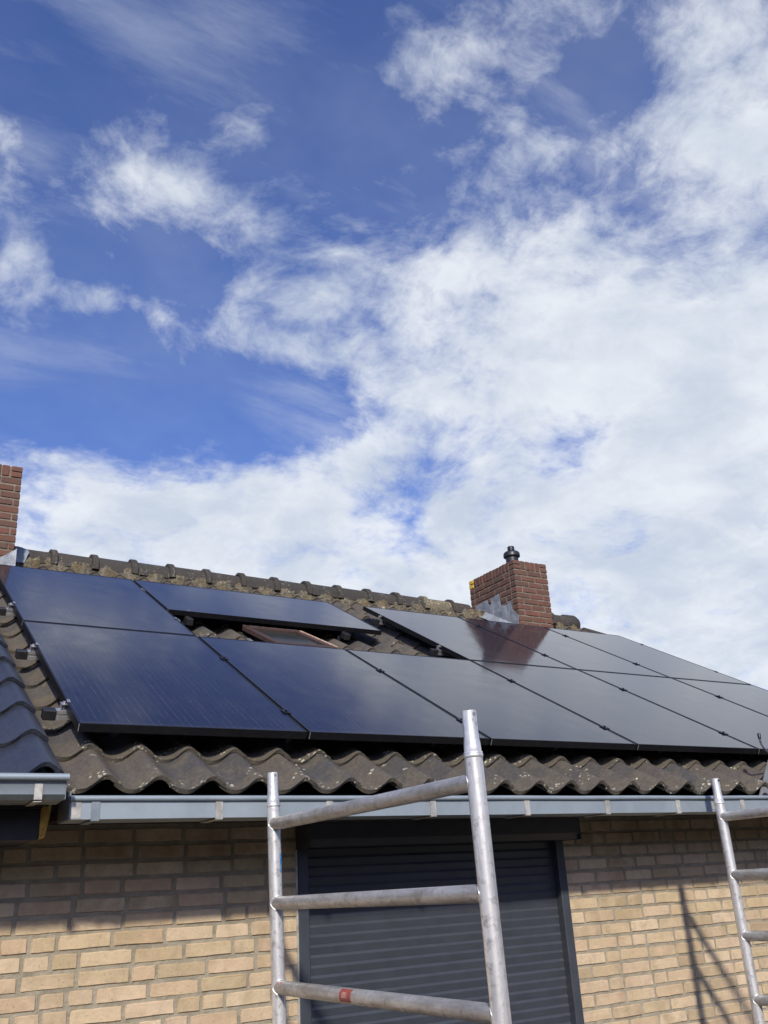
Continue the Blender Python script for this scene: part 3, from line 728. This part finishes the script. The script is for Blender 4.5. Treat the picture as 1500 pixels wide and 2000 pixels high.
# rounded gutter: bead, flared front and rounded belly
NY = -.365
np_ = [(NY, -.268), (NY + .010, -.290), (NY + .012, -.318), (NY + .030, -.334), (NY + .14, -.340), (NY + .165, -.325), (NY + .17, -.25), (NY + .167, -.25), (NY + .16, -.322), (NY + .138, -.336), (NY + .032, -.331), (NY + .0155, -.317), (NY + .0135, -.290), (NY + .004, -.268)]
np_ = [(y_, z_ + .008) for y_, z_ in np_]
ng = nown(extrude_x('gutter', np_, -1.6, -.116, 'zinc_dull', None, 12, rad(30)))
nown(tube('bead', [(-1.6, NY - .003, -.254), (-.9, NY - .003, -.2545), (-.110, NY - .003, -.254)], .0125, 'zinc', None, 14), ng)
nown(box('gutter_end', (-.1155, NY + .012, -.326), (-.113, NY + .168, -.250), 'zinc_dull'), ng)
for x in (-.205, -.75, -1.3):
    bm = bmesh.new(); add_box(bm, (x - .015, NY + .0065, -.328), (x + .012, NY + .0088, -.269)); add_box(bm, (x - .015, NY + .0095, -.3355), (x + .012, NY + .15, -.3325))
    nown(link('gutter_strap', to_mesh(bm, 'gutter_strap'), None, 'galvanised_strap'), ng)
nown(box('lead_strip', (-.30, NY + .03, -.262), (-.135, NY + .09, -.255), 'lead', None, .002, Matrix.Translation((0, 0, 0)) @ Matrix.Rotation(.0, 4, 'X')), nroof)
nown(box('fascia', (-1.6, -.14, -.444), (-.152, WALLY - .012, -.342), 'dark_board'))
nown(box('fascia', (-1.6, -.18, -.3395), (-.152, WALLY - .012, -.300), 'dark_board'))
bm = bmesh.new()
pts = [(-.150, -.300), (-.112, -.302), (-.118, -.365), (-.131, -.438), (-.150, -.442)]
a_ = [bm.verts.new((x, -.146, z)) for x, z in pts]; b_ = [bm.verts.new((x, .16, z)) for x, z in pts]
bm.faces.new(a_); bm.faces.new(b_[::-1])
for k in range(5): bm.faces.new((a_[k], a_[(k + 1) % 5], b_[(k + 1) % 5], b_[k]))
nown(link('insulation_board', to_mesh(bm, 'insulation_board'), None, 'insulation'))
bm = bmesh.new(); add_box(bm, (-1.6, MY + .01, GROUND), (WX0 - .004, MY + .3, -.446)); add_box(bm, (-1.6, 6.9, GROUND), (WX0 - .004, 7.2, -.446))
prism_x(bm, -1.6, -1.35, [(MY + .302, GROUND), (6.898, GROUND), (6.898, -.5), (RIDGEY, RIDGEY * TP - .31), (MY + .302, -.45)])
nown(link('wall', to_mesh(bm, 'wall'), None, 'house_render'))

# ------------------------------------------------------------------ solar panels
PW_, PH_, PT = 1.0075, 1.690, 0.035
def panel_meshes(w, h):
    fr = bmesh.new(); fw = .009
    for lo, hi in (((0, 0, -PT), (w, fw, 0)), ((0, h - fw, -PT), (w, h, 0)), ((0, fw, -PT), (fw, h - fw, 0)), ((w - fw, fw, -PT), (w, h - fw, 0))): add_box(fr, lo, hi, .0008)
    for lo, hi in (((.0, fw + .0005, -PT - .0005), (.03, h - fw - .0005, -PT + .0012)), ((w - .03, fw + .0005, -PT - .0005), (w, h - fw - .0005, -PT + .0012))): add_box(fr, lo, hi)
    gl = bmesh.new(); add_box(gl, (fw - .002, fw - .002, -.0065), (w - fw + .002, h - fw + .002, -.0016))
    a_, b_ = to_mesh(fr, 'frame'), to_mesh(gl, 'glass')
    a_.materials.append(MATS['black_frame']); b_.materials.append(MATS['solar_glass'])
    ck = bmesh.new(); add_box(ck, (.0002, -.0022, -PT + .002), (.0032, -.0003, -.002)); c_ = to_mesh(ck, 'corner_glint'); c_.materials.append(MATS['rail_aluminium'])  # bright strip standing in for light glinting at the lower frame corner
    bk = bmesh.new(); add_box(bk, (fw, fw, -.0085), (w - fw, h - fw, -.0068)); d_ = to_mesh(bk, 'back_sheet'); d_.materials.append(MATS['black_plastic'])
    return a_, b_, c_, d_
PM = panel_meshes(PW_, PH_); LM = panel_meshes(1.685, .99)
def panel(x, v, meshes, label):
    t = empty('solar_panel', roofpt(x, v, 0), label, 'solar panel', 'black solar panels on the roof'); t.rotation_euler = (PHI, 0, 0)
    for n_, me in zip(('frame', 'glass', 'corner_glint', 'back_sheet'), meshes): link(n_, me, t)
    return t
VT = PH_ + .016
low_l = ['lower row black solar panel beside the neighbour\'s dark glazed tiles, pale cell lines showing', 'lower row black solar panel just below the small roof window',
         'lower row black solar panel behind the tall scaffold post, below the open tiles', 'lower row black solar panel, fourth along from the neighbour\'s roof',
         'lower row black solar panel, fifth along from the neighbour\'s roof', 'lower row black solar panel at the gable end of the roof']
up_l = {0: 'upper black solar panel against the ridge beside the party wall chimney', 3: 'upper black solar panel whose near side borders the open tile gap below the ridge',
        4: 'upper black solar panel mirroring the brick chimney, just in front of the stack', 5: 'upper black solar panel at the gable corner of the roof, beyond the chimney'}
for i in range(6): panel(i * PCH - .004, 0, PM, low_l[i])
for i in up_l: panel(i * PCH - .004, VT, PM, up_l[i])
panel(PCH, VT + PH_ - .99, LM, 'black solar panel laid lengthwise under the ridge, above the small roof window')
# rails
def rail(x0, x1, v, clamps, ends, label, hooks, caps=(True, False)):
    t = empty('mounting_rail', roofpt(x0, v, -.055), label, 'rail', 'rails carrying the solar panels'); t.rotation_euler = (PHI, 0, 0); L = x1 - x0
    bm = bmesh.new(); add_box(bm, (0, -.02, -.020), (L, .02, -.006)); add_box(bm, (0, -.014, -.0058), (L, .014, .006)); add_box(bm, (0, -.02, .0062), (L, .02, .0185))
    link('rail', to_mesh(bm, 'rail'), t, 'rail_aluminium')
    if caps[0]: box('end_cap', (-.050, -.023, -.024), (.004, .023, .0195), 'black_plastic', t, .003)
    if caps[1]: box('end_cap', (L - .004, -.023, -.024), (L + .045, .023, .0195), 'black_plastic', t, .003)
    for c_ in clamps:
        bm = bmesh.new(); add_box(bm, (c_ - x0 - .0085, -.024, .019), (c_ - x0 + .0085, .024, .052)); add_box(bm, (c_ - x0 - .019, -.026, .0558), (c_ - x0 + .019, .026, .0595), .001)
        add_tube(bm, [(c_ - x0, 0, .0594), (c_ - x0, 0, .066)], .0065, 6)
        link('middle_clamp', to_mesh(bm, 'middle_clamp'), t, 'black_frame')
    for c_, s_ in ends:
        bm = bmesh.new(); x = c_ - x0
        def bb(lo, hi): add_box(bm, (min(x + s_ * lo[0], x + s_ * hi[0]), lo[1], lo[2]), (max(x + s_ * lo[0], x + s_ * hi[0]), hi[1], hi[2]))
        bb((.0008, -.017, .019), (.0035, .017, .0562)); bb((.0245, -.017, .019), (.027, .017, .047)); bb((.0037, -.017, .0192), (.0243, .017, .022)); bb((.0037, -.017, .043), (.0243, .017, .0458)); bb((-.008, -.017, .0565), (.004, .017, .0592))
        add_tube(bm, [(x + s_ * .0135, 0, .02), (x + s_ * .0135, 0, .053)], .004, 8); add_tube(bm, [(x + s_ * .0135, 0, .0462), (x + s_ * .0135, 0, .054)], .0075, 6)
        link('end_clamp', to_mesh(bm, 'end_clamp'), t, 'rail_aluminium')
    for c_ in hooks:
        bm = bmesh.new(); x = c_ - x0
        add_box(bm, (x - .016, -.026, -.085), (x + .016, -.0205, .012)); add_box(bm, (x - .016, -.0204, -.090), (x + .016, .15, -.084))
        link('roof_hook', to_mesh(bm, 'roof_hook'), t, 'zinc_dull')
HK = [.22 + k * .826 for k in range(8)]
mids = [i * PCH - .01 for i in range(1, 6)]
rail(-.045, 6.16, .272, mids, [(0, -1), (6.10, 1)], 'aluminium rail with black end cap at the foot of the lower panel row', HK)
rail(-.040, 6.16, 1.19, mids, [(0, -1), (6.10, 1)], 'aluminium rail with black end cap high under the lower panel row', HK)
rail(-.040, 1.03, 2.13, [], [(0, -1), (1.0, 1)], 'aluminium rail end at mid roof beside the neighbour\'s glazed tiles', HK[:2])
rail(-.040, 1.03, 3.03, [], [(0, -1), (1.0, 1)], 'aluminium rail end just below the ridge, beside the party wall chimney', HK[:2])
rail(3.03, 6.16, 2.10, mids[3:], [(3 * PCH, -1), (6.10, 1)], 'aluminium rail end jutting over the open tiles at mid roof', HK[4:], (True, False))
rail(3.03, 6.16, 3.05, mids[3:], [(3 * PCH, -1), (6.10, 1)], 'aluminium rail end jutting over the open tiles just below the ridge', HK[4:], (True, False))
for x, lab in ((1.165, 'upslope rail under the lengthwise panel, on the party wall side of the roof window'), (2.38, 'upslope rail under the lengthwise panel, on the chimney side of the roof window')):
    t = empty('mounting_rail', roofpt(x, 2.36, -.055), lab, 'rail', 'rails carrying the solar panels'); t.rotation_euler = (PHI, 0, 0)
    box('rail', (-.02, 0.03, -.02), (.02, 1.05, .0185), 'black_frame', t); box('end_cap', (-.023, -.034, -.026), (.023, .034, .0195), 'black_plastic', t, .003)
    bm = bmesh.new(); add_box(bm, (-.009, .0462, .019), (-.006, .0482, .0575)); add_box(bm, (.006, .0462, .019), (.009, .0482, .0575)); add_box(bm, (-.0058, .0462, .019), (.0058, .0482, .023)); add_box(bm, (-.009, .0464, .0577), (.009, .056, .0602))
    link('end_clamp', to_mesh(bm, 'end_clamp'), t, 'rail_aluminium')
    bm = bmesh.new(); add_box(bm, (-.012, .10, -.088), (.012, .106, -.0205)); add_box(bm, (-.012, .1062, -.094), (.012, .26, -.0885)); link('roof_hook', to_mesh(bm, 'roof_hook'), t, 'zinc_dull')

# ------------------------------------------------------------------ scaffold end frames
TR = 0.0250; RZS = [-.4215 - .2795 * k for k in range(8)]; STOP = -.231
def scaffold(x, yf, yn, label, lean, hole_mat):
    t = empty('scaffold_frame', (x, (yf + yn) / 2, GROUND), label, 'scaffolding', 'scaffold end frames by the eaves')
    def L(y, z): return Vector((lean * (z - GROUND - 1.9), y - (yf + yn) / 2, z - GROUND))
    zc = -.3595
    for y in (yf, yn):
        bm = bmesh.new(); zs_ = [GROUND + .012, GROUND + .5, -1.6, -1.2, -.8, zc - .004, zc]
        add_tube(bm, [L(y, z) for z in zs_], TR, 24, True)
        post = link('post', to_mesh(bm, 'post', rad(50)), t, 'scaffold_tube')
        bm = bmesh.new(); add_tube(bm, [L(y, z) for z in (zc - .0, zc + .002, zc + .008, zc + .010, zc + .0104, zc + .014, zc + .016, zc + .0165, zc + .04, zc + .055, STOP - .002, STOP, STOP - .003, STOP - .05)], 0, 24, True,
                            [TR, TR + .0022, TR + .0022, TR + .0008, TR + .0008, TR + .0016, TR + .0004, TR - .0012, TR - .002, TR - .0042, TR - .0045, TR - .0052, TR - .0075, TR - .0075])
        link('spigot', to_mesh(bm, 'spigot', rad(80)), post, 'scaffold_tube')
        # locking-pin hole, towards the street side
        d_ = Vector((.12, -1, 0)).normalized(); c0 = L(y, STOP - .012)
        bm = bmesh.new(); add_tube(bm, [c0 + d_ * (TR - .0062), c0 + d_ * (TR - .0036)], .0058, 12); link('pin_hole', to_mesh(bm, 'pin_hole', rad(30)), post, hole_mat)
        bm = bmesh.new(); add_box(bm, Vector((-.05, -.05, 0)) + L(y, GROUND), Vector((.05, .05, .012)) + L(y, GROUND)); link('base_plate', to_mesh(bm, 'base_plate'), t, 'zinc_dull')
    for i, z in enumerate(RZS[:7]):
        bm = bmesh.new(); n_ = 8
        add_tube(bm, [L(yf + (yn - yf) * q / n_ + (-.012 if q == 0 else .012 if q == n_ else 0), z) for q in range(n_ + 1)], .0235, 20, True)
        o = link('rung', to_mesh(bm, 'rung', rad(50)), t, 'scaffold_rung')
        for ye, s_ in ((yf, -1), (yn, 1)):
            bm = bmesh.new(); seg = 28; minor = 8; rings = []
            for k in range(seg):
                th = 2 * math.pi * k / seg; cx, cz = math.cos(th), math.sin(th); R_ = .0262 + .0012 * noise.noise((k * 1.7, i, s_))
                dep = math.sqrt(max(0, TR ** 2 - (R_ * .93 * cx) ** 2)) - TR
                ctr = L(ye + s_ * (TR - .0005 + dep), z) + Vector((cx * R_ * .95, 0, cz * R_))
                rings.append([bm.verts.new(ctr + Vector((cx * math.cos(a) * .0022, s_ * math.sin(a) * .0022, cz * math.cos(a) * .0022))) for a in [2 * math.pi * q / minor for q in range(minor)]])
            for k in range(seg):
                for q in range(minor): bm.faces.new((rings[k][q], rings[(k + 1) % seg][q], rings[(k + 1) % seg][(q + 1) % minor], rings[k][(q + 1) % minor]))
            link('weld_bead', to_mesh(bm, 'weld_bead', rad(80)), o, 'scaffold_tube')
    return t, L
def band(bm, c, axis, ref, r, half_len, a0, a1, n_=8, wob=0):
    axis = axis.normalized(); ref = (ref - axis * ref.dot(axis)).normalized(); w = axis.cross(ref); prev = None
    for k in range(n_ + 1):
        a = a0 + (a1 - a0) * k / n_; d_ = ref * math.cos(a) + w * math.sin(a)
        hl = half_len * (1 + wob * noise.noise((k * .9, 3, 1)))
        cur = [bm.verts.new(c + d_ * r + axis * s_ * hl) for s_ in (-1, 1)]
        if prev: bm.faces.new((prev[0], prev[1], cur[1], cur[0]))
        prev = cur
A, LA = scaffold(.668, -.382, -1.698, 'aluminium scaffold end frame with a red sticker, standing before the roller shutter', -.022, 'grey_plate')
A.location.x = .668
B, LB = scaffold(3.174, -.382, -1.698, 'aluminium scaffold end frame before the bare brick wall beyond the shutter', .0, 'black_plastic')
rungA = [c for c in A.children if c.name.startswith('rung')]
view = (CAM - Vector((.68, -.8, -.98)))
bm = bmesh.new(); band(bm, LA(-.925, RZS[2]), Vector((0, 1, 0)), view, .0240, .036, -.85, .95, 10, .12); link('sticker', to_mesh(bm, 'sticker', rad(60)), rungA[2], 'red_sticker')
bm = bmesh.new(); band(bm, LA(-.922, RZS[2]), Vector((0, 1, 0)), view, .0243, .017, -.30, .40, 6, .7); link('sticker', to_mesh(bm, 'sticker', rad(60)), rungA[2], 'faded_sticker')
bm = bmesh.new(); band(bm, LA(-.435, RZS[2]), Vector((0, 1, 0)), view, .0240, .012, .35, .9, 6, .5); link('sticker', to_mesh(bm, 'sticker', rad(60)), rungA[2], 'faded_sticker')
bm = bmesh.new(); band(bm, LA(-.382, -.562), Vector((0, 0, 1)), Vector((.5, -.85, 0)), .02535, .034, -.15, .75, 8, .7); pf = [c for c in A.children if c.name.startswith('post')][0]
link('paint_mark', to_mesh(bm, 'paint_mark', rad(60)), pf, 'blue_mark')

# ------------------------------------------------------------------ lift head resting in the gutter
t = empty('ladder_lift_head', (3.8, -.20, GZB + .003), 'grey metal plate with a bent chrome handle and black grip, standing in the gutter', 'lift head')
bm = bmesh.new(); pts = [(-.135, 0), (.30, 0), (.34, .46), (.085, .30), (-.112, .072)]
outer = [(-.128, .0), (.5, .0), (.5, .42), (.075, .285)]
a_ = [bm.verts.new((x, -.003, z)) for x, z in outer]; b_ = [bm.verts.new((x, .003, z)) for x, z in outer]; n_ = 4
bm.faces.new(a_); bm.faces.new(b_[::-1])
for k in range(n_): bm.faces.new((a_[k], a_[(k + 1) % n_], b_[(k + 1) % n_], b_[k]))
link('plate', to_mesh(bm, 'plate'), t, 'grey_plate')
bm = bmesh.new(); add_tube(bm, [(-.02, -.006, .072), (-.02, -.0032, .072)], .030, 20); link('slot', to_mesh(bm, 'slot', rad(30)), t, 'black_plastic')
hp = [(.20, 0, .300), (.12, -.004, .315), (.08, -.004, .333), (.048, -.004, .356), (.034, -.004, .380), (.032, -.004, .405)]
hp = [Vector(p) for p in hp]; sm = []
for i in range(len(hp) - 1):
    p0, p1, p2, p3 = hp[max(i - 1, 0)], hp[i], hp[i + 1], hp[min(i + 2, len(hp) - 1)]
    for q in range(5):
        s_ = q / 5; sm.append(.5 * ((2 * p1) + (p2 - p0) * s_ + (2 * p0 - 5 * p1 + 4 * p2 - p3) * s_ ** 2 + (3 * p1 - p0 - 3 * p2 + p3) * s_ ** 3))
sm.append(hp[-1])
tube('handle', sm, .0055, 'chrome', t, 12)
tube('grip', [(.032, -.004, .402), (.032, -.004, .404), (.033, -.004, .432), (.033, -.004, .436)], .009, 'black_plastic', t, 12, [.006, .009, .010, .007])

# ------------------------------------------------------------------ belt of trees added out of view to darken the eaves shade
bm = bmesh.new(); rng = random.Random(3)
mt_ = mat_noise('added_foliage', (.045, .065, .022), (.025, .038, .014), 1.2, 0.8, b_str=0.6, b_dist=0.1)
for k in range(90):
    a = rad(184 + 172 * (k % 45) / 44 + rng.uniform(-1.5, 1.5)); R_ = 34 + rng.uniform(-2, 3) + (3 if k >= 45 else 0)
    top = rng.uniform(6.0, 8.8); c = Vector((1.0 + R_ * math.cos(a), -1 + R_ * math.sin(a), 0))
    for q in range(4):
        sz = rng.uniform(1.7, 2.6); zc = GROUND + .6 + (top - sz) * q / 3
        r_ = bmesh.ops.create_icosphere(bm, subdivisions=2, radius=1.0)
        o_ = Vector((rng.uniform(-1, 1), rng.uniform(-1, 1), 0))
        for v in r_['verts']:
            d_ = v.co.copy(); v.co = c + o_ + Vector((0, 0, zc)) + d_ * sz * (1 + .35 * noise.noise(d_ * 2.3 + c) + .2 * noise.noise(d_ * 6 + c))
wd_ = link('added_tree_belt', to_mesh(bm, 'added_tree_belt'), None, 'added_foliage'); wd_['kind'] = 'stuff'; wd_['label'] = 'added belt of green trees out of view, darkening the eaves shade'; wd_['category'] = 'trees'
